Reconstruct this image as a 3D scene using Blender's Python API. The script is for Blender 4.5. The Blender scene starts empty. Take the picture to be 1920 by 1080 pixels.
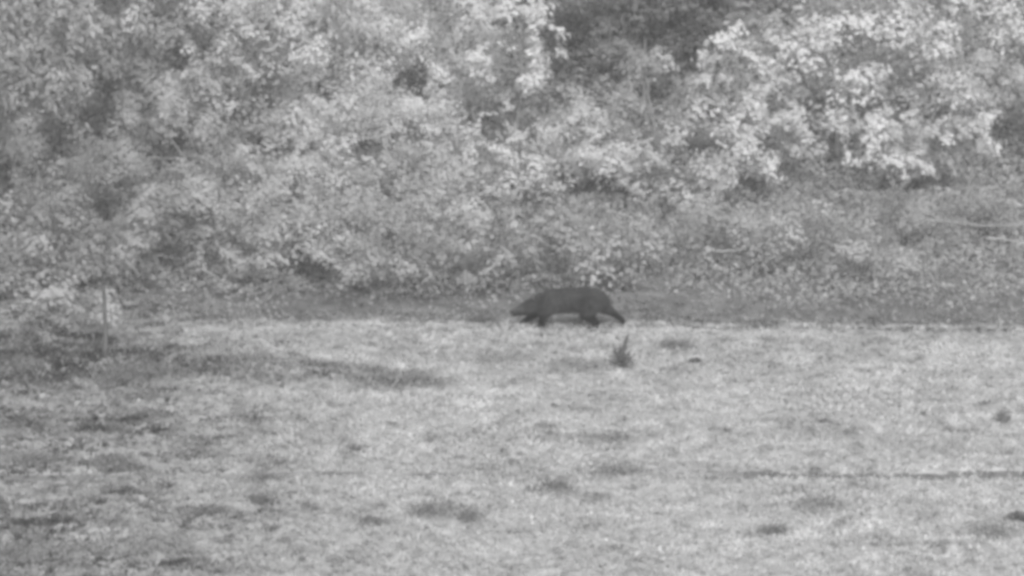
import bpy, math, random
import numpy as np
from mathutils import Vector, Matrix

# ---------------------------------------------------------------- camera, sky, sun, exposure
sc = bpy.context.scene
COL = sc.collection
CAM = Vector((0, -150, 28)); AIM = Vector((0, 0, 0.74))
FPX = 15250.0                                   # focal length in photo pixels (1920 wide)
cd = bpy.data.cameras.new('camera'); cam = bpy.data.objects.new('camera', cd); COL.objects.link(cam)
cam.location = CAM
cam.rotation_euler = (AIM - CAM).to_track_quat('-Z', 'Y').to_euler()
cd.sensor_width = 36; cd.lens = 36 * FPX / 1920; cd.clip_start = 1; cd.clip_end = 6000
sc.camera = cam

SUN_EL, SUN_AZ = 46, 165                        # azimuth clockwise from +Y
w = bpy.data.worlds.new('World'); sc.world = w; w.use_nodes = True
nt = w.node_tree; nt.nodes.clear()
sky = nt.nodes.new('ShaderNodeTexSky'); sky.sky_type = 'NISHITA'; sky.sun_disc = False
sky.sun_elevation = math.radians(SUN_EL); sky.sun_rotation = math.radians(SUN_AZ)
bw = nt.nodes.new('ShaderNodeRGBToBW'); bg = nt.nodes.new('ShaderNodeBackground'); wo = nt.nodes.new('ShaderNodeOutputWorld')
bg.inputs['Strength'].default_value = 0.15
nt.links.new(sky.outputs[0], bw.inputs[0]); nt.links.new(bw.outputs[0], bg.inputs[0]); nt.links.new(bg.outputs[0], wo.inputs[0])
sl = bpy.data.lights.new('sun', 'SUN'); sl.energy = 1.3; sl.angle = math.radians(22)
so = bpy.data.objects.new('sun', sl); COL.objects.link(so)
a, e = math.radians(SUN_AZ), math.radians(SUN_EL)
so.rotation_euler = Vector((math.sin(a)*math.cos(e), math.cos(a)*math.cos(e), math.sin(e))).to_track_quat('Z', 'Y').to_euler()
sc.view_settings.view_transform = 'Standard'; sc.view_settings.look = 'None'
sc.view_settings.gamma = 1; sc.view_settings.use_curve_mapping = False
sc.view_settings.exposure = 1.18
sc.render.film_transparent = False
sc.cycles.pixel_filter_type = 'BLACKMAN_HARRIS'; sc.cycles.filter_width = 4.2   # soft long-lens image
sc.cycles.max_bounces = 8; sc.cycles.diffuse_bounces = 5; sc.cycles.transmission_bounces = 4
sc.cycles.use_denoising = True

rng = np.random.default_rng(7)
random.seed(7)

# ---------------------------------------------------------------- helpers
fwd = (AIM - CAM).normalized(); rgt = fwd.cross(Vector((0, 0, 1))).normalized(); upv = rgt.cross(fwd)
def at(px, py, Y):
    """world point on the vertical plane y = Y seen at photo pixel (px, py)"""
    d = fwd + rgt*((px-960)/FPX) + upv*((540-py)/FPX)
    return CAM + d*((Y-CAM.y)/d.y)
def on_ground(px, py):
    d = fwd + rgt*((px-960)/FPX) + upv*((540-py)/FPX)
    p = CAM + d*(-CAM.z/d.z)
    for _ in range(6):
        p = CAM + d*((float(terrain(p.x, p.y))-CAM.z)/d.z)
    return p

def vnoise(x, y, seed=0):
    x = np.asarray(x, float); y = np.asarray(y, float)
    xi = np.floor(x).astype(np.int64); yi = np.floor(y).astype(np.int64)
    xf = x-xi; yf = y-yi; u = xf*xf*(3-2*xf); v = yf*yf*(3-2*yf)
    def h(i, j):
        n = (i*374761393 + j*668265263 + seed*1442695041) & 0x7fffffff
        n = ((n ^ (n >> 13))*1274126177) & 0x7fffffff
        n = (n ^ (n >> 16))*2246822519 & 0x7fffffff
        return (n & 0xffffff)/float(0xffffff)
    return (h(xi, yi)*(1-u)+h(xi+1, yi)*u)*(1-v) + (h(xi, yi+1)*(1-u)+h(xi+1, yi+1)*u)*v
def fbm(x, y, seed=0, octv=4):
    t = 0; a = .5; f = 1.
    for k in range(octv):
        t = t + a*vnoise(np.asarray(x)*f, np.asarray(y)*f, seed+k*17); a *= .5; f *= 2.03
    return t/(1-.5**octv)
def sstep(a, b, x):
    t = np.clip((np.asarray(x, float)-a)/(b-a), 0, 1); return t*t*(3-2*t)

def brow(x):            # y of the foot of the brush bank
    return 0.12 + .14*np.sin(np.asarray(x)*.45+1.) + 2.4*sstep(-4.2, -8., x) + .34*(vnoise(np.asarray(x)*1.25, np.asarray(x)*0, 44)-.5) + .16*(vnoise(np.asarray(x)*4.1, np.asarray(x)*0, 45)-.5)
def rut_y(x):           # y of the narrow rut across the field
    x = np.asarray(x, float)
    return -14.0 + .12*np.sin(x*.8) - .035*(x-4) - .5*sstep(-1, -8, x)
def bare(x):            # width of the bare strip in front of the brush
    x = np.asarray(x, float); return .05+(.75+.75*sstep(1., 2., x))*sstep(-5.5, -4.0, x)*sstep(3.6, 2.6, x)
def terrain(x, y):
    x = np.asarray(x, float); y = np.asarray(y, float)
    near = sstep(-60, -35, y)*sstep(40, 25, np.abs(x))
    z = .16*(fbm(x*.35, y*.25, 3)-.5)*near + .07*(fbm(x*1.7, y*1.1, 5)-.5)*near
    b = y-brow(x)
    bank = np.where(b > 0, .12*b*sstep(0, 1.2, b), 0)
    bank = np.where(b > 13, .12*b+.6*(b-13), bank); bank = np.minimum(bank, 18)
    z = z*np.where(b > 0, 1, sstep(.2, 1.5, np.abs(b))) + bank
    z = z + bank*.10*(fbm(x*.5, y*.5, 9)-.5)*np.where(b > 0, 1, 0)
    # little scarp on the left: the field behind it lies higher
    s = sstep(-1.2, -3.2, x)
    yc = -4.6 + .35*np.sin(x*.7) - .06*(x+5)
    z = z + .20*s*sstep(yc-.9, yc+.1, y)*sstep(0.6, -1.2, y)
    # rut
    r = y-rut_y(x)
    st = (.15+.85*sstep(1., 4.5, x)*(.55+.9*vnoise(x*.8, x*0, 8)))*near
    z = z - .17*st*np.exp(-(r/.16)**2)*near + .06*st*np.exp(-((r-.45)/.35)**2)*near
    return z

def new_mesh(name, verts, faces4=None, faces3=None, tone=None, mat=None, smooth=False):
    me = bpy.data.meshes.new(name)
    verts = np.asarray(verts, np.float32).reshape(-1, 3)
    loops = []; starts = []; n = 0
    for f in (faces4, faces3):
        if f is not None and len(f):
            f = np.asarray(f, np.int32); k = f.shape[1]
            loops.append(f.ravel()); starts.append(np.arange(len(f))*k+n); n += f.size
    loops = np.concatenate(loops); starts = np.concatenate(starts).astype(np.int32)
    me.vertices.add(len(verts)); me.vertices.foreach_set('co', verts.ravel())
    me.loops.add(len(loops)); me.loops.foreach_set('vertex_index', loops.astype(np.int32))
    me.polygons.add(len(starts)); me.polygons.foreach_set('loop_start', starts)
    me.update(calc_edges=True)
    if tone is not None:
        at_ = me.attributes.new('tone', 'FLOAT', 'FACE'); at_.data.foreach_set('value', np.asarray(tone, np.float32))
    if smooth: me.polygons.foreach_set('use_smooth', np.ones(len(starts), bool))
    if mat: me.materials.append(mat)
    me.validate()
    return me
def obj(name, me, parent=None):
    o = bpy.data.objects.new(name, me); COL.objects.link(o)
    if parent: o.parent = parent
    return o
def tag(o, label, cat, group=None, kind=None):
    o['label'] = label; o['category'] = cat
    if group: o['group'] = group
    if kind: o['kind'] = kind
    return o
def thing(name, loc, label, cat, group=None):
    o = bpy.data.objects.new(name, None); COL.objects.link(o); o.location = loc; o.empty_display_size = .2
    return tag(o, label, cat, group)

# ---------------------------------------------------------------- materials (the photograph is black and white)
def mat_tone(name, translucent=.3, rough=.7, spec=.2, noise=.0, nscale=8, base=None, bump=0):
    m = bpy.data.materials.new(name); m.use_nodes = True; t = m.node_tree; t.nodes.clear(); L = t.links.new
    out = t.nodes.new('ShaderNodeOutputMaterial'); pr = t.nodes.new('ShaderNodeBsdfPrincipled')
    pr.inputs['Roughness'].default_value = rough; pr.inputs['Specular IOR Level'].default_value = spec
    if base is None:
        at_ = t.nodes.new('ShaderNodeAttribute'); at_.attribute_name = 'tone'; src = at_.outputs['Fac']
    else:
        v = t.nodes.new('ShaderNodeValue'); v.outputs[0].default_value = base; src = v.outputs[0]
    co = t.nodes.new('ShaderNodeTexCoord'); nz = t.nodes.new('ShaderNodeTexNoise')
    nz.inputs['Scale'].default_value = nscale; nz.inputs['Detail'].default_value = 5
    L(co.outputs['Object'], nz.inputs['Vector'])
    mr = t.nodes.new('ShaderNodeMapRange'); mr.inputs[1].default_value = .25; mr.inputs[2].default_value = .75
    mr.inputs[3].default_value = 1-noise; mr.inputs[4].default_value = 1+noise
    L(nz.outputs['Fac'], mr.inputs[0])
    mu = t.nodes.new('ShaderNodeMath'); mu.operation = 'MULTIPLY'; L(src, mu.inputs[0]); L(mr.outputs[0], mu.inputs[1])
    L(mu.outputs[0], pr.inputs['Base Color'])
    if bump:
        bp = t.nodes.new('ShaderNodeBump'); bp.inputs['Strength'].default_value = bump; bp.inputs['Distance'].default_value = .03
        L(nz.outputs['Fac'], bp.inputs['Height']); L(bp.outputs[0], pr.inputs['Normal'])
    if translucent:
        tr = t.nodes.new('ShaderNodeBsdfTranslucent'); L(mu.outputs[0], tr.inputs[0])
        mx = t.nodes.new('ShaderNodeMixShader'); mx.inputs[0].default_value = translucent
        L(pr.outputs[0], mx.inputs[1]); L(tr.outputs[0], mx.inputs[2]); L(mx.outputs[0], out.inputs[0])
    else:
        L(pr.outputs[0], out.inputs[0])
    return m
M_leaf = mat_tone('leaf', .5, spec=.06, noise=.08, nscale=1.5)
M_grass = mat_tone('grass', .42, spec=.05, noise=.10, nscale=.9)
M_bark = mat_tone('bark', 0, .9, .1, noise=.45, nscale=14, base=.24, bump=.6)
M_deadwood = mat_tone('dry_wood', 0, .8, .2, noise=.25, nscale=9, base=.32, bump=.3)
M_darkstem = mat_tone('dark_stem', 0, .8, .2, noise=.3, nscale=9, base=.10)
M_fur = mat_tone('fur', 0, .75, .15, noise=.3, nscale=5)
M_hide = mat_tone('hide', 0, .8, .1, noise=.35, nscale=7, bump=.5)
M_ear = mat_tone('ear_fur', 0, .8, .1, noise=.2, base=.07)
M_black = mat_tone('black_skin', 0, .45, .4, noise=.1, nscale=20, base=.012)
M_soil = mat_tone('soil', 0, .95, .05, noise=.30, nscale=2.2, bump=.7)

# ---------------------------------------------------------------- ground, one sheet to the horizon
xs = np.concatenate([-np.geomspace(2500, 15, 22), np.linspace(-14.8, 14.8, 250), np.geomspace(15, 2500, 22)])
ys = np.concatenate([-np.geomspace(900, 37, 24), np.linspace(-36, 3, 420), np.linspace(3.15, 24, 110), np.geomspace(25, 3000, 24)])
GX, GY = np.meshgrid(xs, ys); GZ = terrain(GX, GY)
nx, ny = len(xs), len(ys)
I = np.arange(nx*ny).reshape(ny, nx)
F = np.stack([I[:-1, :-1], I[:-1, 1:], I[1:, 1:], I[1:, :-1]], -1).reshape(-1, 4)
fx = (GX[:-1, :-1]).ravel(); fy = GY[:-1, :-1].ravel()
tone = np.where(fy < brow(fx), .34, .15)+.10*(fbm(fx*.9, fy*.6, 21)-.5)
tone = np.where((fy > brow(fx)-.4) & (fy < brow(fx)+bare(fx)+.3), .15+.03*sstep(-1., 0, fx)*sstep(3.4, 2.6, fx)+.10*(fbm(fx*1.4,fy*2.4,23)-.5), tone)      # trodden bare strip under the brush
rs = np.clip((.6+.9*sstep(1., 5., fx))*(.3+1.2*vnoise(fx*1.3, fx*0, 8)), 0, 1); tone = np.where(np.abs(fy-rut_y(fx)+.02) < .24, tone*(1-rs)+.12*rs, tone)                         # shade inside the rut, painted as darker earth
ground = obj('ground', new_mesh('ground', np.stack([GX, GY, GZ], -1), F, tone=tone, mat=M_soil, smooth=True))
ground['kind'] = 'structure'

# ---------------------------------------------------------------- leaves
def unit(v): return v/np.maximum(np.linalg.norm(v, axis=-1, keepdims=True), 1e-9)
def leaves(c, nrm, L, W, dirbias=None):
    """folded four-cornered leaves; returns verts, quads"""
    n = len(c)
    t = rng.normal(size=(n, 3))
    if dirbias is not None: t = t + dirbias
    t = unit(t - nrm*np.sum(t*nrm, -1, keepdims=True)); b = np.cross(nrm, t)
    L = np.broadcast_to(L, n)[:, None]; W = np.broadcast_to(W, n)[:, None]
    v = np.stack([c-t*L*.5, c+b*W*.5-nrm*L*.10+t*L*.05, c+t*L*.5-nrm*L*.12, c-b*W*.5-nrm*L*.10+t*L*.05], 1)
    return v.reshape(-1, 3), np.arange(4*n).reshape(n, 4)
def tube(path, radii, sides=7):
    path = [Vector(p) for p in path]; V = []; Fq = []
    for i, p in enumerate(path):
        d = (path[min(i+1, len(path)-1)]-path[max(i-1, 0)]).normalized()
        a = d.orthogonal().normalized() if i == 0 else (a_prev - d*a_prev.dot(d)).normalized()
        a_prev = a; b = d.cross(a)
        for k in range(sides):
            th = 2*math.pi*k/sides; V.append(p + (a*math.cos(th)+b*math.sin(th))*radii[i])
    for i in range(len(path)-1):
        for k in range(sides):
            Fq.append((i*sides+k, i*sides+(k+1) % sides, (i+1)*sides+(k+1) % sides, (i+1)*sides+k))
    return V, Fq
def merge(parts):
    V = []; Fq = []; n = 0
    for v, f in parts:
        V.extend([tuple(q) for q in v]); Fq.extend([tuple(i+n for i in q) for q in f]); n += len(v)
    return V, Fq
def wander(p0, p1, n=6, amp=.08):
    p0 = Vector(p0); p1 = Vector(p1); ln = (p1-p0).length; out = []
    off = Vector((0, 0, 0))
    for i in range(n):
        t = i/(n-1)
        if i: off = off + Vector((random.gauss(0, 1), random.gauss(0, 1), random.gauss(0, .5)))*amp*ln/n
        out.append(p0.lerp(p1, t)+off*(1 if i < n-1 else .6))
    return out

# gaps between the crowns, where one looks into the shade (photo x, y, half width, half height; depth; half depth)
GAPS = []
for gx, gy, ga, gb, gY in ((440, 245, 14, 20, 6.3), (690, 272, 24, 12, 7.2), (560, 345, 16, 26, 6.2), (465, 385, 30, 16, 6.2), (410, 475, 26, 32, 3.8),
        (270, 210, 22, 14, 7), (545, 415, 16, 24, 5.5), (110, 70, 16, 26, 9), (205, 20, 26, 22, 10), (330, 120, 22, 16, 9.5), (15, 350, 14, 26, 6.5),
        (120, 430, 30, 18, 5), (600, 500, 40, 16, 2.6), (240, 340, 22, 12, 6.4), (935, 60, 16, 20, 9.6), (975, 58, 14, 18, 9.6), (925, 105, 18, 10, 9.6), (975, 115, 22, 12, 9.6),
        (1030, 90, 12, 26, 9.6), (920, 232, 16, 18, 7.8), (1010, 215, 16, 14, 7.8), (1380, 20, 26, 24, 9), (1335, 58, 9, 13, 9), (1425, 60, 12, 30, 9.2),
        (1440, 104, 20, 13, 9), (1370, 130, 26, 16, 9), (1425, 155, 18, 12, 8.8), (1480, 50, 12, 16, 9.2), (1605, 95, 22, 9, 9.4), (1582, 128, 10, 12, 9.2),
        (1460, 205, 18, 10, 8), (1530, 240, 22, 18, 7.7), (1605, 248, 15, 9, 7.9), (1570, 288, 14, 12, 7.6), (1610, 282, 16, 12, 7.6), (1490, 318, 30, 14, 7.3),
        (1560, 325, 50, 10, 7.3), (1690, 220, 22, 9, 8), (1805, 25, 12, 16, 10), (1760, 285, 18, 14, 7.4), (1890, 235, 34, 24, 8), (1840, 315, 40, 22, 7.2),
        (1900, 340, 40, 26, 7), (1230, 170, 30, 20, 9.4), (1150, 60, 26, 30, 12), (1290, 60, 26, 50, 12), (1240, 330, 30, 12, 6.6), (1400, 235, 12, 12, 7.8), (870, 20, 14, 10, 11)):
    s_ = (gY-CAM.y)/FPX
    GAPS.append((np.array(at(gx, gy, gY)), np.array([ga*s_*1.35, 2.4, gb*s_*1.35])))

def plant(name, px, py, ax, bz, Y, tone, label, cat, group=None, leaf=.085, clump=.30, fill=.75, per=150,
          droop=0., stems=1, bark=None, foot=None, spread=.16, loose=.35):
    """one tree or shrub: trunk with limbs, and a crown of separate leaf clumps with gaps between them"""
    S = 1/FPX*(Y-CAM.y)*1.02
    c = np.array(at(px, py, Y)); A = np.array([ax*S, max(ax*S*.8, .5), bz*S])
    fx_, fy_ = (foot if foot else (c[0]+random.uniform(-.2, .2), Y+random.uniform(0, .3)))
    base = Vector((fx_, fy_, float(terrain(fx_, fy_))-.05))
    root = thing(name, base, label, cat, group)
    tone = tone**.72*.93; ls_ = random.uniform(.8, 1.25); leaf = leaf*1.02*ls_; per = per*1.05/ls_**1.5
    nclump = max(6, int(fill*7.6*(A[0]*A[2]+.6*A[1]*(A[0]+A[2])/2)/(math.pi*clump**2)))
    d = unit(rng.normal(size=(nclump, 3))); rr = rng.uniform(.35, 1.0, (nclump, 1))**.45
    lump = 1+.28*(vnoise(d[:, 0]*2.3+c[0], d[:, 2]*2.3+d[:, 1]*1.7, int(px))[:, None]-.5)*2
    cc = c + d*A*rr*lump
    floor = terrain(cc[:, 0], cc[:, 1])+.05
    cc[:, 2] = np.maximum(cc[:, 2], floor + rng.uniform(0, .25, nclump))
    R = clump*rng.uniform(.55, 1.35, nclump)
    n = np.maximum(20, (per*(R/clump)**2)).astype(int)
    idx = np.repeat(np.arange(nclump), n); N = len(idx)
    dd = unit(rng.normal(size=(N, 3))); dd[:, 2] = np.abs(dd[:, 2])*np.where(rng.random(N) < .72, 1, -1)
    rad = R[idx][:, None]*rng.uniform(.1, 1., (N, 1))**.42
    out = rng.random(N) < loose*.3; rad[out] *= rng.uniform(1.0, 1.7, (out.sum(), 1))
    str_ = np.stack([rng.uniform(.75, 1.7, nclump), rng.uniform(.7, 1.3, nclump), rng.uniform(.55, 1.25, nclump)], -1)
    p = dd*rad*str_[idx]; th = rng.uniform(-.9, .9, nclump)[idx]
    p = cc[idx] + np.stack([p[:, 0]*np.cos(th)-p[:, 2]*np.sin(th), p[:, 1], p[:, 0]*np.sin(th)+p[:, 2]*np.cos(th)], -1)
    p = p + .13*np.stack([vnoise(p[:, 2]*4, p[:, 1]*4, 3)-.5, p[:, 0]*0, vnoise(p[:, 0]*4, p[:, 1]*4, 4)-.5], -1)*2
    if droop: p[:, 2] -= droop*rng.random(N)**2*clump*2
    p[:, 2] = np.maximum(p[:, 2], terrain(p[:, 0], p[:, 1])+.02)
    keepers = np.ones(N, bool)
    for gc, gr in GAPS:
        q_ = (p-gc)/gr; keepers &= (q_*q_).sum(-1) > .25+1.3*fbm(p[:, 0]*6, p[:, 2]*6, 12, 3)
    p = p[keepers]; dd = dd[keepers]; idx = idx[keepers]; N = len(p)
    nrm = unit(dd*.6 + np.array([0, -.15, .45]) + rng.normal(size=(N, 3))*.2)
    Ls = leaf*rng.uniform(.6, 1.35, N)*(1+.5*(droop > .5))
    v, f = leaves(p, nrm, Ls, Ls*rng.uniform(.5, .8, N)*(1-.4*(droop > .5)), np.array([0, 0, -2.2*droop]))
    ct = rng.normal(0, spread*1.1, nclump)
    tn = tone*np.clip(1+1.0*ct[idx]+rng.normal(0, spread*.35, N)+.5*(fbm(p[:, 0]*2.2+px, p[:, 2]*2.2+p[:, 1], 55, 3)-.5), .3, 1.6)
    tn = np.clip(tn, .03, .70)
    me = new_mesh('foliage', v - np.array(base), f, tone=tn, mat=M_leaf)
    obj('crown', me, root)
    # trunk and limbs
    for s in range(stems):
        off = Vector((random.uniform(-.25, .25), random.uniform(-.2, .2), 0)) if stems > 1 else Vector((0, 0, 0))
        h = (Vector(c)-base).length; r0 = (.02+.016*h) if stems == 1 else .03
        top = Vector(c) + Vector((random.uniform(-.3, .3)*A[0], 0, A[2]*.5))
        path = wander(base+off, top, 7, .10)
        parts = [tube(path, [r0*(1-.75*i/6) for i in range(7)], 8)]
        for k in range(5 if stems == 1 else 3):
            i = random.randint(2, 5); tgt = Vector(cc[random.randrange(nclump)])
            parts.append(tube(wander(path[i], tgt, 5, .12), [r0*.42*(1-.8*j/4) for j in range(5)], 5))
        V, Fq = merge(parts)
        m = new_mesh('trunk', np.array(V)-np.array(base), Fq, mat=bark or M_bark, smooth=True)
        obj('trunk' if stems == 1 else 'stem', m, root)
    return root

GT = 'trees and tall bushes on the bank'
GB = 'bushes at the foot of the bank'
# tall things on the bank: px, py, half width, half height (photo pixels), depth behind the brow (m), albedo
plant('tree', 40, 110, 150, 190, 9.5, .30, 'grey drooping tree filling the top left corner of the brush', 'tree', GT, droop=.7, leaf=.09)
plant('tree', 240, 60, 130, 170, 11.5, .27, 'darker narrow tree just right of the top left corner tree', 'tree', GT, droop=.7, leaf=.09)
plant('bush', 110, 345, 190, 120, 7, .28, 'dull grey tall bush at the left edge below the corner tree', 'bush', GT, droop=.3)
plant('bush', 330, 300, 160, 125, 7.5, .33, 'mid grey bush below the narrow dark tree, left of centre', 'bush', GT, droop=.3)
plant('tree', 430, 110, 130, 150, 10.5, .43, 'soft mid grey tree between the dark narrow tree and the pale fine-leaved one', 'tree', GT)
plant('tree', 610, 90, 170, 170, 11, .64, 'pale fine-leaved tree at the top left of centre', 'tree', GT, leaf=.07, clump=.34, per=230, fill=.85)
plant('tree', 800, 80, 150, 150, 12, .62, 'pale fine-leaved tree left of the dark hollow, smoother than its neighbours', 'tree', GT, leaf=.07, clump=.34, per=230, fill=.85)
plant('bush', 560, 330, 140, 115, 7, .46, 'grey bush with dark gaps under the pale top tree, left of centre', 'bush', GT)
plant('bush', 740, 280, 160, 120, 8.2, .52, 'broad pale bush in the middle of the bank, left of centre', 'bush', GT, leaf=.075, per=190)
plant('tree', 965, 90, 75, 110, 10.5, .60, 'small bright tree with round dark gaps on the left rim of the dark hollow', 'tree', GT, clump=.22, fill=.50, per=110, leaf=.095)
plant('bush', 930, 320, 140, 105, 7.4, .44, 'grey bush straight above the bear with pale sprigs', 'bush', GT)
plant('bush', 1100, 260, 110, 75, 8.6, .54, 'bright sprawling bush below the dark hollow', 'bush', GT, clump=.24, fill=.6, per=120)
plant('tree', 1180, 40, 190, 150, 15.5, .13, 'dark shaded tree deep inside the hollow at the top', 'tree', GT, fill=.7, leaf=.1)  # low leaf tone paints the shade inside the hollow
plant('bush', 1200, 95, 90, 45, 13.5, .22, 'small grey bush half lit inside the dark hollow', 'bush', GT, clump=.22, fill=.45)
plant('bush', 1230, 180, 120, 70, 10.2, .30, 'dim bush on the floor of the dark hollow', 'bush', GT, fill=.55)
plant('tree', 1370, 150, 75, 110, 9.6, .58, 'bright ragged tree on the right rim of the dark hollow', 'tree', GT, clump=.23, fill=.55, per=115, leaf=.1)
plant('tree', 1560, 100, 140, 150, 10.3, .61, 'big bright leafy tree at the top right, nearer the hollow', 'tree', GT, leaf=.1, clump=.34, fill=.8)
plant('tree', 1800, 90, 150, 150, 10.8, .61, 'big bright leafy tree filling the top right corner', 'tree', GT, leaf=.1, clump=.34, fill=.8)
plant('bush', 1450, 275, 95, 70, 8.2, .55, 'bright lumpy bush under the right rim of the hollow', 'bush', GT, clump=.25, fill=.6, leaf=.1)
plant('bush', 1680, 265, 120, 75, 8.4, .58, 'bright bush with dark holes under the two big right-hand trees', 'bush', GT, clump=.26, fill=.6, leaf=.1)
plant('bush', 1815, 265, 70, 55, 7.9, .58, 'small bright bush beside the dark gap at the right edge', 'bush', GT, clump=.24, fill=.6, leaf=.1)
plant('bush', 1280, 310, 130, 70, 7.6, .46, 'grey spreading bush right of centre on the middle of the bank', 'bush', GT)
# lower row
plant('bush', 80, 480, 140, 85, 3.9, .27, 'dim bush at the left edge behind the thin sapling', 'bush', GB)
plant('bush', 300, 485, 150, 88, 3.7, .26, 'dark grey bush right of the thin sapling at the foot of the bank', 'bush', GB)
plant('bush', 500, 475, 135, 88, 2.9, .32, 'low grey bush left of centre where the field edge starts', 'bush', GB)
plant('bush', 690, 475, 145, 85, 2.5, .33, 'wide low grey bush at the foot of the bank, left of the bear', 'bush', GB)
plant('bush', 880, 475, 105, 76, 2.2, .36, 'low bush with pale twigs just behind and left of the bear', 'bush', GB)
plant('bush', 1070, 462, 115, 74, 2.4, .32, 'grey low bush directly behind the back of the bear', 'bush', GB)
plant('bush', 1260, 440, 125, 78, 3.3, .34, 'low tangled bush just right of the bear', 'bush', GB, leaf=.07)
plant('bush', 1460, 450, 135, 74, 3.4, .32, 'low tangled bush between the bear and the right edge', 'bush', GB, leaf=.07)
plant('bush', 595, 400, 130, 75, 4.8, .36, 'mid grey bush between the low row and the tall bushes, left of centre', 'bush', GT)
plant('bush', 830, 400, 130, 70, 4.6, .40, 'mid grey bush above the head of the bear, behind the low row', 'bush', GT)
plant('bush', 400, 405, 120, 70, 5.2, .31, 'dull grey bush above and right of the thin sapling', 'bush', GT)
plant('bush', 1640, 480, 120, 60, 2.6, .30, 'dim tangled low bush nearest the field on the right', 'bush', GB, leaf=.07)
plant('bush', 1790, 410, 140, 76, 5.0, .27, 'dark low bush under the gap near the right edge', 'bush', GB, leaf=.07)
# outside the frame on both sides and behind, so the bank stays closed
plant('tree', -230, 150, 180, 240, 10, .32, 'grey tree on the bank beyond the left edge', 'tree', GT)
plant('tree', 2130, 150, 180, 240, 10, .5, 'pale tree on the bank beyond the right edge', 'tree', GT)
for px, t_, lb in ((60, .2, 'far left'), (480, .22, 'left of centre'), (900, .2, 'at the centre'), (1500, .2, 'right of centre'), (1900, .18, 'far right')):  # backing trees: their dark leaf tone stands in for shade behind the gaps
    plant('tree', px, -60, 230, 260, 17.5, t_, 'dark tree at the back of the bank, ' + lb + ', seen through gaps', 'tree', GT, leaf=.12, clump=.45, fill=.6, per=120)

# pale bush and thin sapling standing in the grass at the left
plant('bush', 120, 590, 70, 55, -1.6, .38, 'pale rounded bush in the grass just left of the thin sapling', 'bush', leaf=.07, clump=.22, fill=.8, stems=3, per=160)
g = on_ground(196, 690)
plant('sapling', 215, 470, 60, 50, g.y+.1, .24, 'thin dark-stemmed sapling standing in the grass at the left', 'sapling', leaf=.07, clump=.18, fill=.7, foot=(g.x, g.y), bark=M_darkstem, per=90)

# ---------------------------------------------------------------- undergrowth on the bank (nobody could count it)
def undergrowth():
    N = 230000
    x = rng.uniform(-15, 15, N); y = brow(x) - .12 + bare(x)*rng.uniform(.85, 1.1, N) + np.minimum(rng.uniform(0.0, 1, N)**.8*15, 99)
    far = rng.random(N) < .28; streak = vnoise(x*1.1, y*3.3, 35) > .72; y = np.where(far, rng.uniform(12, 30, N), y); x = np.where(far, x*1.15, x)
    hgt = .16+.5*fbm(x*1.1, y*1.1, 31)**1.3*sstep(0, 1.2, y-brow(x))
    z = terrain(x, y)+hgt*rng.uniform(.1, 1, N)**.5
    p = np.stack([x, y, z], -1)
    nrm = unit(np.array([0, -.25, .8])+rng.normal(size=(N, 3))*.6)
    Ls = .085*rng.uniform(.5, 1.5, N)*np.where(far, 1.9, 1)
    v, f = leaves(p, nrm, Ls, Ls*rng.uniform(.45, .9, N))
    t = (.345+.02*sstep(2, 8, x)) + .26*(fbm(x*1.3, y*1.6, 41)-.5)
    t = t - (.04+.08*sstep(-5.5, -3.5, x))*np.exp(-((y-brow(x)-bare(x)-.35)/.6)**2)  # overhang shade of the bushes, painted as a darker leaf band
    t = t*(1+rng.normal(0, .17, N)); t = np.where(rng.random(N) < .05, t*1.5, t)
    t = np.where(streak & (x > 2), t*1.22, t)
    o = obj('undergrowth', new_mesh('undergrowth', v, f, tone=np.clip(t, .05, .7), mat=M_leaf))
    tag(o, 'tangled low brambles and ground cover over the bank', 'undergrowth', kind='stuff')
undergrowth()

# ---------------------------------------------------------------- grass of the field
def blades(x, y, h, wd, lean, tn):
    n = len(x); z = terrain(x, y)-.01
    az = rng.uniform(0, 2*math.pi, n); la = rng.uniform(0, 2*math.pi, n)
    bx = np.cos(az)*wd*.5; by = np.sin(az)*wd*.5
    lx = np.cos(la)*lean*h; ly = np.sin(la)*lean*h
    v = np.stack([np.stack([x-bx, y-by, z], -1), np.stack([x+bx, y+by, z], -1),
                  np.stack([x+bx*.7+lx*.45, y+by*.7+ly*.45, z+h*.62], -1),
                  np.stack([x+lx, y+ly, z+h*(1-.32*lean)], -1),
                  np.stack([x-bx*.7+lx*.45, y-by*.7+ly*.45, z+h*.62], -1)], 1).reshape(-1, 3)
    i = np.arange(n)*5
    q = np.stack([i, i+1, i+2, i+4], -1); t3 = np.stack([i+4, i+2, i+3], -1)
    return v, q, t3, np.concatenate([tn, tn])
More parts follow.
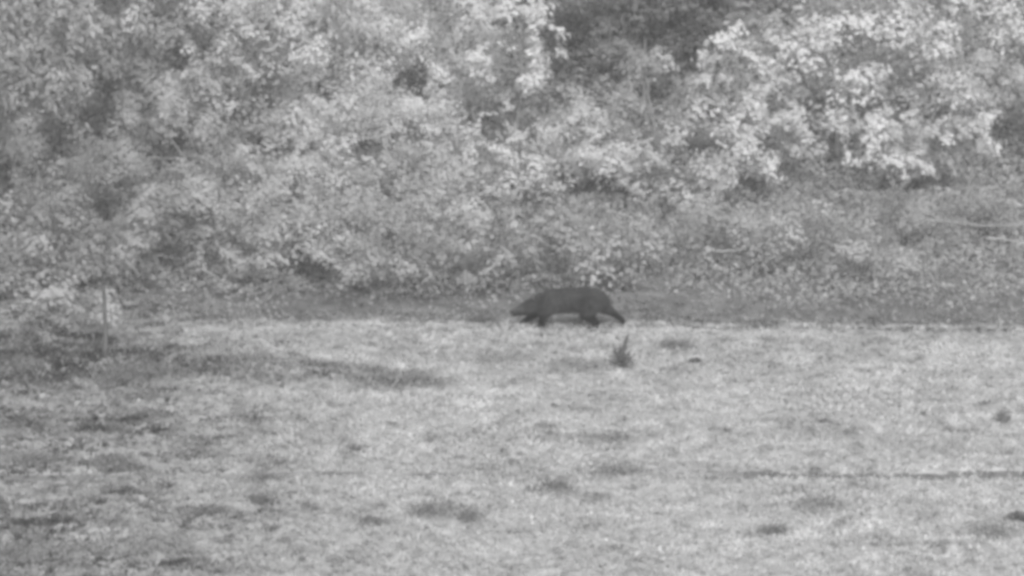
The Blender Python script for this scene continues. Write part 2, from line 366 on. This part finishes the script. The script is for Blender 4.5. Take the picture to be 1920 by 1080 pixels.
def grass():
    T = 95000
    cx = rng.uniform(-14, 14, T); cy = rng.uniform(-34, 2.8, T)
    k = rng.integers(3, 7, T)
    gone = (np.abs(cy-rut_y(cx)) < .12+.16*fbm(cx*1.7, cy*0, 87)) & (rng.random(T) < (.6+.5*sstep(1, 5, cx))*(.1+1.5*vnoise(cx*1.3, cx*0, 8)))
    clumpy = fbm(cx*2.2, cy*1.5, 51)
    idx = np.repeat(np.arange(T), k); N = len(idx)
    x = cx[idx]+rng.normal(0, .035, N); y = cy[idx]+rng.normal(0, .035, N)
    keep = (y < brow(x)-.15+.9*vnoise(x*2.7, y*0, 19)*rng.random(N)+.2*vnoise(x*9, y*0, 20)) & ~gone[idx]; x = x[keep]; y = y[keep]; idx = idx[keep]; N = len(idx)
    tuft = rng.random(T)
    patch = fbm(cx*.75, cy*.42, 61); fine = fbm(cx*3.1, cy*2.1, 71); big = fbm(cx*.22, cy*.16, 66)
    weeds = sstep(-1, -9, cx)                              # shade towards the left, painted into the sward's colour
    dark = sstep(.56, .68, patch+.12*(fine-.5))            # patches of darker weeds
    tn = .565 - .20*weeds*(.5+1.0*big) - .10*dark*weeds - .06*dark + .44*(fine-.5) + .22*(big-.5) + .22*(patch-.5) + rng.normal(0, .03, T)
    tn = tn - .10*sstep(-2, -8, cx)*(np.exp(-((cy+10.5)/3.)**2)+1.2*np.exp(-((cy+21.)/2.6)**2))  # two more bands of the left-hand shade, also painted into the tone
    spk = fbm(cx*5.5, cy*3.2, 91, 3); spk2 = fbm(cx*1.5, cy*1.8, 97, 4); tn = tn - .20*sstep(.60, .72, spk) - .17*sstep(.57, .68, spk2)*(.6+.2*weeds)      # small dark herbs
    # darker rank growth on the face of the little scarp
    yc = -4.6 + .35*np.sin(cx*.7) - .06*(cx+5)
    sc_ = np.exp(-((cy-yc+.35)/(.75+.6*sstep(-4, -9, cx)))**2)*sstep(-1.0, -2.2, cx)*(.65+.35*sstep(.2, .5, fbm(cx*.9, cy*.9, 77)))
    tn = tn - .22*sc_
    rt = 0*np.exp(-((cy-rut_y(cx)+.08)/.16)**2)*(.25+.75*sstep(1, 5, cx))
    h = (.035+.075*clumpy+.03*dark+.10*sc_)*(1-.65*rt)
    hh = h[idx]*rng.uniform(.6, 1.4, N)
    v, q, t3, t = blades(x, y, hh, rng.uniform(.014, .032, N)*(1+.5*dark[idx]), rng.uniform(.4, 1.6, N),
                         np.clip(tn[idx]*(1+rng.normal(0, .07, N)), .06, .78))
    # low broad leaves and litter between the tufts
    K = 140000
    lx = rng.uniform(-14, 14, K); ly = rng.uniform(-34, 2.9, K); ly[:30000] = brow(lx[:30000])-.35+(bare(lx[:30000])+.75)*rng.random(30000)
    ok = (ly < brow(lx)+bare(lx)*rng.uniform(.6, 1, K)+.4*rng.random(K)) & ((np.abs(ly-rut_y(lx)) > .14) | (rng.random(K) < .4-.35*sstep(0, 4, lx))); lx = lx[ok]; ly = ly[ok]; K = len(lx)
    lp = np.stack([lx, ly, terrain(lx, ly)+rng.uniform(.01, .07, K)], -1)
    ls = .06*rng.uniform(.5, 1.7, K)
    lv, lf = leaves(lp, unit(rng.normal(size=(K, 3))*.35+np.array([0, 0, 1.])), ls, ls*.7)
    f2 = fbm(lx*4, ly*3, 93); lyc = -4.6+.35*np.sin(lx*.7)-.06*(lx+5)
    lt = .50-.19*sstep(-1, -9, lx)+.40*(f2-.5)+.3*(fbm(lx*.75, ly*.42, 61)-.5)-.10*sstep(-2, -8, lx)*(np.exp(-((ly+10.5)/3.)**2)+1.2*np.exp(-((ly+21.)/2.6)**2))-.20*np.exp(-((ly-lyc+.35)/(.75+.6*sstep(-4, -9, lx)))**2)*sstep(-1.2, -2.6, lx)  # litter carries the same painted shade on the left
    lt = lt - .24*sstep(.57, .68, fbm(lx*1.5, ly*1.8, 97, 4))*(.6+.5*sstep(-1, -9, lx)) - .15*sstep(.60, .72, fbm(lx*5.5, ly*3.2, 91, 3))
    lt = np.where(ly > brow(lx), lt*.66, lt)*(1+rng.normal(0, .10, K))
    base_n = len(v); v = np.concatenate([v, lv]); nq = len(q)
    t = np.concatenate([t[:nq], np.clip(lt, .05, .75), t[nq:]]); q = np.concatenate([q, lf+base_n])
    o = obj('grass', new_mesh('grass', v, q, t3, tone=t, mat=M_grass))
    tag(o, 'pale short tufted grass covering the field', 'grass', kind='stuff')
grass()

# ---------------------------------------------------------------- weeds one can pick out in the field
def weed(px, py, wpx, hpx, tone, label, name='weed', n=26, cat='weed', broad=.05, grp='dark weeds in the field'):
    g = on_ground(px, py); S = (g.y-CAM.y)/FPX; W = wpx*S; W *= 1.25; H = max(hpx*S*.85, .11) if wpx > 30 else hpx*S
    root = thing(name, g, label, cat, grp)
    P = []; Lv = []
    for k in range(max(3, n//7)):
        ax = random.uniform(-.42, .42)*W; ay = random.uniform(-.3, .3)*W
        tip = Vector((ax*1.25, ay*1.2, H*random.uniform(.55, 1)))
        V, Fq = tube(wander((ax*.7, ay*.7, -.03), tip, 4, .1), [.009, .008, .006, .003], 4)
        obj('stem', new_mesh('stem', np.array(V), Fq, mat=M_darkstem), root)
    N = int(n*10*(1+wpx/40))
    u_ = rng.normal(0, 1, (N, 2)); u_ = u_*(.55+.9*vnoise(np.arctan2(u_[:, 1], u_[:, 0])*2+px, u_[:, 0]*0+py, 5))[:, None]
    c = np.stack([u_[:, 0]*.27*W, u_[:, 1]*.30*W, np.abs(rng.normal(0, .45, N))*H+.015], -1)
    c[:, 2] = np.clip(c[:, 2], .01, H)
    nrm = unit(rng.normal(size=(N, 3))*.6+np.array([0, -.2, .7])); Ls = broad*rng.uniform(.6, 1.4, N)
    v, f = leaves(c, nrm, Ls, Ls*.6)
    obj('foliage', new_mesh('foliage', v, f, tone=np.clip((tone*.85+.07)*(1+rng.normal(0, .2, N)), .03, .6), mat=M_leaf), root)
    return root
weed(1040, 918, 72, 14, .17, 'flat dark weed patch below the middle of the field')
weed(390, 962, 66, 13, .17, 'narrow dark weed patch low on the left of the field')
weed(488, 940, 40, 14, .18, 'small dark weed a little above the narrow left patch')
weed(700, 982, 44, 14, .22, 'dim small weed low in the field, left of centre')
weed(815, 962, 90, 20, .22, 'long dim weed patch low near the centre')
weed(880, 975, 34, 26, .24, 'upright dim weed at the right end of the long central patch')
weed(1150, 826, 70, 16, .25, 'dim weed patch well below the bear')
weed(1165, 890, 90, 30, .27, 'broad dim weed patch beside the left end of the dark rut')
weed(500, 903, 50, 14, .19, 'dark weed on the faint left part of the rut')
weed(205, 872, 56, 20, .2, 'dark weed at the left in the middle of the field')
weed(60, 868, 80, 22, .2, 'dark weed at the left edge in the middle of the field')
weed(1880, 792, 22, 22, .26, 'small upright dark weed near the right edge above the rut')
weed(1908, 978, 32, 20, .12, 'round dark weed at the right edge below the rut', n=40)
weed(1305, 680, 16, 7, .1, 'tiny black weed to the right of the spiky plant')
weed(1265, 652, 50, 16, .2, 'dim weed between the spiky plant and the bank')
weed(1450, 998, 50, 10, .2, 'thin dark weed patch low right of centre')
weed(1540, 946, 70, 14, .26, 'dim weed patch just below the dark rut')
weed(90, 1040, 150, 34, .26, 'wide dim weed patch in the bottom left corner')
weed(300, 1030, 120, 26, .27, 'wide dim weed patch right of the bottom left corner')
weed(1870, 1000, 90, 24, .27, 'dim weed patch under the round dark weed')
weed(930, 674, 110, 14, .33, 'pale dim weed patch in the grass below the head of the bear')
weed(1085, 690, 100, 14, .31, 'dim weed patch just left of the spiky plant')
# weeds along the scarp at the left
for px, py, wd, hh, t_, lb in ((40, 700, 90, 34, .22, 'dark rank weed at the left edge, foot of the low scarp'),
                      (130, 690, 90, 36, .23, 'dark rank weed left of the foot of the sapling'),
                      (245, 712, 90, 40, .21, 'dark rank weed right of the foot of the sapling'),
                      (345, 698, 80, 26, .21, 'dark weed on the scarp, second right of the sapling'),
                      (440, 690, 90, 30, .21, 'dark weed mound at the middle of the scarp'),
                      (545, 700, 90, 20, .23, 'low dark weed right of the scarp mound'),
                      (690, 718, 66, 22, .24, 'low dark weed near the right end of the scarp'),
                      (765, 720, 76, 22, .23, 'last dark weed at the right end of the scarp')):
    weed(px, py, wd, hh, t_, lb, n=44, grp='dark weeds along the scarp', broad=.065)

# spiky dark plant in front of the bear
def spiky():
    g = on_ground(1162, 688); root = thing('spiky_plant', g, 'dark spiky plant with a tall leaning blade in front of the bear', 'plant')
    P = []
    def blade(x0, x1, h, r, y=0):
        V, Fq = (tube([(x0, y, -.03), (x0+(x1-x0)*.35, y, h*.4), (x0+(x1-x0)*.75, y, h*.78), (x1, y, h)], [r*.8, r, r*.75, .004], 5)); obj('blade', new_mesh('blade', np.array(V), Fq, mat=M_darkleaf, smooth=True), root)
    blade(.0, .17, .64, .032); blade(.0, .13, .60, .026, .03); blade(-.02, -.13, .45, .02); blade(-.02, -.10, .36, .024, -.04)
    blade(.02, .22, .34, .025); blade(.03, .27, .24, .022, -.05); blade(-.03, .03, .42, .028, .05)
    for k in range(16): blade(random.uniform(-.08, .10), random.uniform(-.14, .17), random.uniform(.12, .36), random.uniform(.007, .013), random.uniform(-.12, .12))
    N = 260
    c = np.stack([rng.normal(.04, .09, N), rng.normal(0, .10, N), np.abs(rng.normal(0, .15, N))+.02], -1)
    v, f = leaves(c, unit(rng.normal(size=(N, 3))), .08, .04)
    obj('foliage', new_mesh('foliage', v, f, tone=np.clip(rng.normal(.15, .04, N), .03, .3), mat=M_leaf), root)
M_darkleaf = mat_tone('dark_leaf', 0, .7, .2, noise=.3, nscale=8, base=.09)
spiky()

# dry pale branches lying in the brush
def branch(p, q, Y0, Y1, r, label, up=.5):
    a_ = at(*p, Y0); b_ = at(*q, Y1)
    pth = wander(a_, b_, 8, .16)
    V, Fq = tube(pth, [r*(1-.6*i/7) for i in range(8)], 6); tw = []
    for k in range(3):
        i = random.randint(2, 6); d = Vector((random.uniform(-.4, .4), random.uniform(-.2, .2), random.uniform(.1, .4)))*up
        tw.append(tube(wander(pth[i], pth[i]+d, 4, .15), [r*.5, r*.4, r*.3, r*.15], 5))
    o = obj('dead_branch', new_mesh('dead_branch', np.array(V)-np.array(a_), Fq, mat=M_deadwood, smooth=True))
    for v2, f2 in tw: obj('twig', new_mesh('twig', np.array([tuple(q) for q in v2])-np.array(a_), f2, mat=M_deadwood, smooth=True), o)
    o.location = a_; tag(o, label, 'branch', 'dry branches lying in the brush')
branch((1735, 412), (1935, 418), 4.6, 4.4, .022, 'long pale dry branch lying level near the right edge')
branch((1850, 447), (1940, 458), 3.4, 3.3, .02, 'short pale dry branch under the long one at the right edge')
branch((380, 505), (480, 556), 2.6, 1.3, .02, 'pale dry branch slanting down to the right, left of centre')
branch((800, 425), (868, 476), 2.2, 1.7, .016, 'thin pale dry branch slanting down behind the bear')
branch((1000, 440), (1090, 505), 1.9, 1.6, .014, 'thin pale dry branch right above the back of the bear')
branch((1345, 470), (1395, 466), 2.5, 2.5, .018, 'short pale dry branch right of the bear in the tangle')

# ---------------------------------------------------------------- the bear
def bear():
    g = on_ground(1065, 613)
    root = thing('bear', (g.x, g.y, g.z-.025), 'dark shaggy bear walking left along the foot of the brush with its head low', 'bear')
    V = []; Fq = []
    def ball(c, r, sx=1, sy=1, sz=1, seg=14):
        b = len(V)
        for i in range(seg+1):
            th = math.pi*i/seg
            for j in range(seg):
                ph = 2*math.pi*j/seg
                V.append((c[0]+r*sx*math.sin(th)*math.cos(ph), c[1]+r*sy*math.sin(th)*math.sin(ph), c[2]+r*sz*math.cos(th)))
        for i in range(seg):
            for j in range(seg):
                Fq.append((b+i*seg+j, b+(i+1)*seg+j, b+(i+1)*seg+(j+1) % seg, b+i*seg+(j+1) % seg))
    def limb(pts, sy=1., sz=1., step=.03):
        for (p, r), (q, s) in zip(pts[:-1], pts[1:]):
            n = max(2, int((Vector(q)-Vector(p)).length/step))
            for k in range(n+1):
                t = k/n; u = Vector(p).lerp(Vector(q), t); ball(u, r+(s-r)*t, 1, sy, sz, 12)
    # trunk, neck and head
    limb([((.54, 0, .53), .17), ((.42, 0, .54), .22), ((.15, 0, .545), .215), ((-.15, 0, .52), .21), ((-.36, 0, .50), .20),
          ((-.52, 0, .455), .17), ((-.68, 0, .43), .13)], .82)
    limb([((-.68, 0, .42), .145), ((-.80, 0, .375), .125), ((-.90, 0, .335), .10), ((-1.0, 0, .30), .082)], .85)
    ball((.14, 0, .505), .20, 1.6, .95, .9)                      # belly
    ball((-.32, 0, .56), .16, 1.2, .9, 1)                        # shoulder hump
    # near front leg, planted; far front leg reaching ahead
    limb([((-.36, -.13, .46), .15), ((-.45, -.15, .30), .095), ((-.49, -.15, .16), .066), ((-.49, -.15, .05), .055)])
    limb([((-.49, -.15, .045), .058), ((-.58, -.15, .035), .045)], 1.25)
    limb([((-.40, .13, .45), .14), ((-.56, .14, .28), .075), ((-.74, .14, .17), .052), ((-.85, .14, .09), .044)])
    limb([((-.85, .14, .08), .044), ((-.93, .14, .05), .04)], 1.25)
    # near hind leg, planted under the rump; far hind leg trailing, pushing off
    limb([((.40, -.12, .46), .19), ((.34, -.15, .30), .125), ((.45, -.15, .21), .075), ((.53, -.15, .13), .058), ((.53, -.15, .05), .052)])
    limb([((.52, -.15, .045), .056), ((.42, -.15, .03), .045)], 1.3)
    limb([((.48, .12, .50), .17), ((.66, .13, .38), .11), ((.80, .14, .29), .07), ((.93, .14, .20), .052), ((1.0, .14, .16), .046)])
    limb([((1.0, .14, .15), .054), ((1.05, .14, .08), .04)], 1.2)
    ball((.70, 0, .52), .05, 1.2, 1, 1)                          # stub tail
    me = bpy.data.meshes.new('body'); me.from_pydata(V, [], Fq); tmp = bpy.data.objects.new('tmp', me); COL.objects.link(tmp)
    rm = tmp.modifiers.new('r', 'REMESH'); rm.mode = 'VOXEL'; rm.voxel_size = .017
    sm = tmp.modifiers.new('s', 'SMOOTH'); sm.factor = .5; sm.iterations = 7
    dg = bpy.context.evaluated_depsgraph_get(); dg.update()
    bm_ = bpy.data.meshes.new_from_object(tmp.evaluated_get(dg)); bpy.data.objects.remove(tmp)
    bm_.name = 'body'; bm_.materials.clear(); bm_.materials.append(M_hide)
    bm_.polygons.foreach_set('use_smooth', np.ones(len(bm_.polygons), bool))
    cz = np.array([p.center.z for p in bm_.polygons]); cx_ = np.array([p.center.x for p in bm_.polygons])
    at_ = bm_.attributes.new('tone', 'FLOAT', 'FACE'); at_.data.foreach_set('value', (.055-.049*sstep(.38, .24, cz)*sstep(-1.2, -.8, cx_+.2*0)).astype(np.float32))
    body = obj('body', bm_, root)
    nv = len(bm_.vertices); co = np.zeros(nv*3, np.float32); no = np.zeros(nv*3, np.float32)
    bm_.vertices.foreach_get('co', co); bm_.vertices.foreach_get('normal', no); co = co.reshape(-1, 3); no = no.reshape(-1, 3)
    # fur: short strands lying back along the body
    pick = rng.integers(0, nv, 42000); c = co[pick]; n = no[pick]
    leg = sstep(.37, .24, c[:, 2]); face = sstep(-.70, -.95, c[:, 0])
    ln = (.055+.025*sstep(.3, .6, c[:, 2]))*(1-.55*leg)*(1-.75*face)*rng.uniform(.6, 1.3, len(pick))
    back = np.stack([.75-.4*leg, 0*leg, -.35-.4*leg], -1)
    d = unit(n*.65+back*.8+rng.normal(size=c.shape)*.22)
    s = unit(np.cross(d, n+rng.normal(size=c.shape)*.2))*.0055
    c = c-n*.004
    v = np.stack([c-s, c+s, c+d*ln[:, None]], 1).reshape(-1, 3)
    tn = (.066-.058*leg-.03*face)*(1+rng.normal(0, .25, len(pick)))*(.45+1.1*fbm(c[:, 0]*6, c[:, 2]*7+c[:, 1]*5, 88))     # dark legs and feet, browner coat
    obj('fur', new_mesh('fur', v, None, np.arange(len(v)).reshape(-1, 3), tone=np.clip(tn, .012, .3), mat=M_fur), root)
    def part(name, shapes, mat):
        V.clear(); Fq.clear()
        for a in shapes: ball(*a)
        obj(name, new_mesh(name, V, Fq, mat=mat, smooth=True), root)
    part('nose', [((-1.085, 0, .32), .028, .8, 1.1, .8, 8)], M_black)
    for s_ in (-1, 1):
        part('ear', [((-.655, s_*.09, .60), .052, .5, .8, 1, 10), ((-.645, s_*.09, .575), .048, .6, .8, .8, 10)], M_ear)
        part('eye', [((-.885, s_*.075, .40), .013, 1, 1, 1, 8)], M_black)
    for (x, y) in ((-.62, -.15), (-.97, .14), (.38, -.15), (1.07, .14)):
        sh = [((x, y+dy, .022 if x < 1 else .06), .012, 2.2, .7, .8, 6) for dy in (-.04, -.02, 0, .02, .04)]
        part('claw', sh, M_black)
bear()

# ---------------------------------------------------------------- thin summer air between the far camera and the brush
def haze():
    x0, x1, y0, y1, z0, z1 = -60, 60, -156, 34, -1.5, 32
    V = [(x, y, z) for z in (z0, z1) for y in (y0, y1) for x in (x0, x1)]
    Fq = [(0, 2, 3, 1), (4, 5, 7, 6), (0, 1, 5, 4), (2, 6, 7, 3), (0, 4, 6, 2), (1, 3, 7, 5)]
    m = bpy.data.materials.new('haze'); m.use_nodes = True; t = m.node_tree; t.nodes.clear()
    o_ = t.nodes.new('ShaderNodeOutputMaterial'); p = t.nodes.new('ShaderNodeVolumePrincipled')
    p.inputs['Color'].default_value = (.9, .9, .9, 1); p.inputs['Density'].default_value = .0006
    t.links.new(p.outputs[0], o_.inputs['Volume'])
    o = obj('haze', new_mesh('haze', V, Fq, mat=m)); o['kind'] = 'stuff'
    tag(o, 'thin pale air over the field', 'haze', kind='stuff')
haze()
